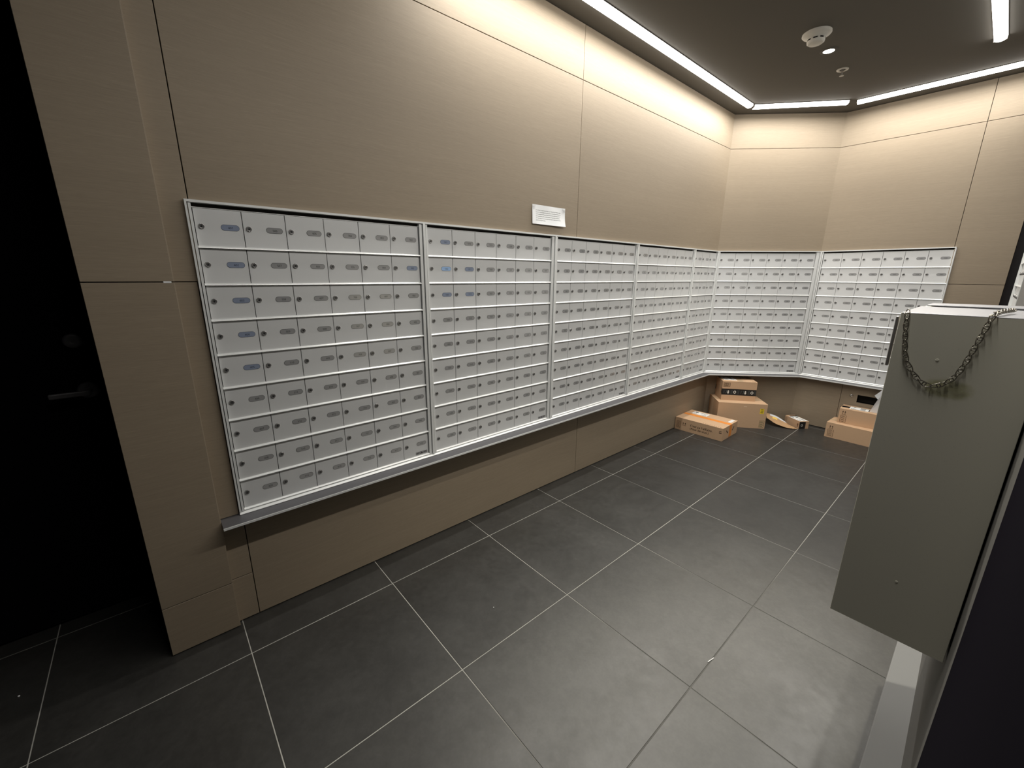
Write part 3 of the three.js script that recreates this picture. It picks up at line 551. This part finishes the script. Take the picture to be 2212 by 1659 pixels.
// padded mailer: one end on the floor, the other propped against the large box
{
  const o = thing('padded_mailer', 'brown padded mailer with a yellow sticker leaning from the floor against the large box', 'envelope');
  const near = [[4.892, 0.068, 0.545], [4.872, 0.036, 0.632], [4.888, 0.018, 0.70], [4.912, 0.008, 0.757], [4.968, 0.0045, 0.808]];
  const far = [[5.01, 0.085, 0.492], [5.046, 0.062, 0.582], [5.03, 0.036, 0.655], [4.998, 0.014, 0.722], [4.978, 0.0055, 0.772]];
  const cv = (p) => new THREE.CatmullRomCurve3(p.map((q) => new THREE.Vector3(...q))), A = cv(near), B = cv(far), NU = 26, NV = 10, pos = [], uv = [], idx = [], r = rng(77), wav = Array.from({ length: 40 }, () => r());
  for (const side of [1, -1]) for (let i = 0; i <= NU; i++) for (let j = 0; j <= NV; j++) {
    const u = i / NU, v = j / NV, p = A.getPoint(u).lerp(B.getPoint(u), v), puff = Math.pow(Math.sin(Math.PI * v), 0.6) * Math.pow(Math.sin(Math.PI * Math.min(1, u * 1.02)), 0.5);
    p.y += (side > 0 ? 0.013 : -0.004) * puff + 0.0022 * Math.sin(u * 19 + v * 5) * puff + (side > 0 ? 0.0006 : 0) + (v === 0 ? (wav[i % 40] - 0.5) * 0.004 : 0);
    p.y = Math.max(p.y, side > 0 ? 0.0035 : 0.0012); pos.push(p.x, p.y, p.z); uv.push(u, v);
  }
  const S = (NU + 1) * (NV + 1), at = (s, i, j) => s * S + i * (NV + 1) + j;
  for (let i = 0; i < NU; i++) for (let j = 0; j < NV; j++) { idx.push(at(0, i, j), at(0, i + 1, j), at(0, i, j + 1), at(0, i + 1, j), at(0, i + 1, j + 1), at(0, i, j + 1)); idx.push(at(1, i, j), at(1, i, j + 1), at(1, i + 1, j), at(1, i + 1, j), at(1, i, j + 1), at(1, i + 1, j + 1)); }
  for (let i = 0; i < NU; i++) for (const [j, f] of [[0, 0], [NV, 1]]) { const a = at(0, i, j), b = at(0, i + 1, j), c = at(1, i, j), d = at(1, i + 1, j); f ? idx.push(a, b, c, b, d, c) : idx.push(a, c, b, b, c, d); }
  for (let j = 0; j < NV; j++) for (const i of [0, NU]) { const a = at(0, i, j), b = at(0, i, j + 1), c = at(1, i, j), d = at(1, i, j + 1); i ? idx.push(a, c, b, b, c, d) : idx.push(a, b, c, b, d, c); }
  const g = new THREE.BufferGeometry(); g.setAttribute('position', new THREE.Float32BufferAttribute(pos, 3)); g.setAttribute('uv', new THREE.Float32BufferAttribute(uv, 2)); g.setIndex(idx); g.computeVertexNormals();
  part(o, 'pouch', g, std({ roughness: 0.75, color: lin(0.50, 0.31, 0.16), side: THREE.DoubleSide }));
  const patch = (name, u0, u1, v0, v1, mat) => {
    const q = [], ix = [], n = 6; for (let i = 0; i <= n; i++) for (let j = 0; j <= n; j++) { const u = u0 + (u1 - u0) * i / n, v = v0 + (v1 - v0) * j / n, p = A.getPoint(u).lerp(B.getPoint(u), v), puff = Math.pow(Math.sin(Math.PI * v), 0.6) * Math.pow(Math.sin(Math.PI * Math.min(1, u * 1.02)), 0.5); p.y += 0.013 * puff + 0.0022 * Math.sin(u * 19 + v * 5) * puff + 0.0016; q.push(p.x, p.y, p.z); }
    for (let i = 0; i < n; i++) for (let j = 0; j < n; j++) { const k = i * (n + 1) + j; ix.push(k, k + n + 1, k + 1, k + n + 1, k + n + 2, k + 1); }
    const gg = new THREE.BufferGeometry(); gg.setAttribute('position', new THREE.Float32BufferAttribute(q, 3)); gg.setIndex(ix); gg.computeVertexNormals(); part(o, name, gg, mat);
  };
  patch('shipping_label', 0.1, 0.62, 0.62, 0.97, M.paper); patch('yellow_sticker', 0.16, 0.3, 0.36, 0.6, std({ color: lin(0.9, 0.6, 0.14), roughness: 0.6, side: THREE.DoubleSide }));
}
// folded paper standing on the upper parcel of the stack
{
  const o = thing('folded_paper', 'creased white paper standing on the stacked box beside the grey wall box', 'paper');
  const T = lowH + 0.0012 + 0.138 + 0.0012, sheet = (poly, lean) => {
    const tri = THREE.ShapeUtils.triangulateShape(poly.map(([y, z]) => new THREE.Vector2(z, y)), []), pos = [], idx = [];
    for (const [y, z, x] of poly) pos.push(x, y, z); for (const t of tri) idx.push(...t);
    const n = poly.length; for (const [y, z, x] of poly) pos.push(x + 0.0008, y, z); for (const t of tri) idx.push(t[0] + n, t[2] + n, t[1] + n);
    for (let k = 0; k < n; k++) { const m = (k + 1) % n; idx.push(k, m, k + n, m, m + n, k + n); }
    const g = new THREE.BufferGeometry(); g.setAttribute('position', new THREE.Float32BufferAttribute(pos, 3)); g.setIndex(idx); const f = g.toNonIndexed(); f.computeVertexNormals(); return f;
  };
  const paper2 = std({ color: lin(0.74, 0.75, 0.77), roughness: 0.85, side: THREE.DoubleSide });
  part(o, 'leaf', sheet([[T, 1.292, 5.07], [T, 1.40, 5.075], [0.50, 1.41, 5.055], [0.458, 1.352, 5.05], [0.425, 1.336, 5.052]]), paper2);
  part(o, 'leaf', sheet([[0.444, 1.305, 5.046], [0.412, 1.334, 5.049], [0.458, 1.352, 5.052], [0.53, 1.41, 5.056], [0.535, 1.37, 5.052]]), paper2);
}
// scraps on the floor
{
  const s = thing('paper_sliver', 'thin white paper sliver lying on the middle floor tiles', 'scrap'); s.position.set(1.744, 0.0005, 1.4055); s.rotation.y = -0.2;
  part(s, 'strip', new RoundedBoxGeometry(0.037, 0.0018, 0.003, 1, 0.0006).translate(0, 0.0012, 0), M.white);
  const c = tag(new THREE.Mesh(new THREE.DodecahedronGeometry(0.0028, 0).translate(0, 0.0022, 0), M.white), 'tiny white crumb on the dark tile below the mailboxes', 'scrap'); c.name = 'crumb'; c.position.set(1.26, 0, 0.646); scene.add(c);
  const e = tag(new THREE.Mesh(new THREE.DodecahedronGeometry(0.0034, 0).translate(0, 0.0026, 0), M.white), 'tiny white crumb on the dark floor by the black door', 'scrap'); e.name = 'crumb_001'; e.position.set(-0.271, 0, -0.124); scene.add(e);
}
scene.traverse((o) => { if (o.isMesh) { o.castShadow = true; o.receiveShadow = true; } });
renderer.render(scene, camera);
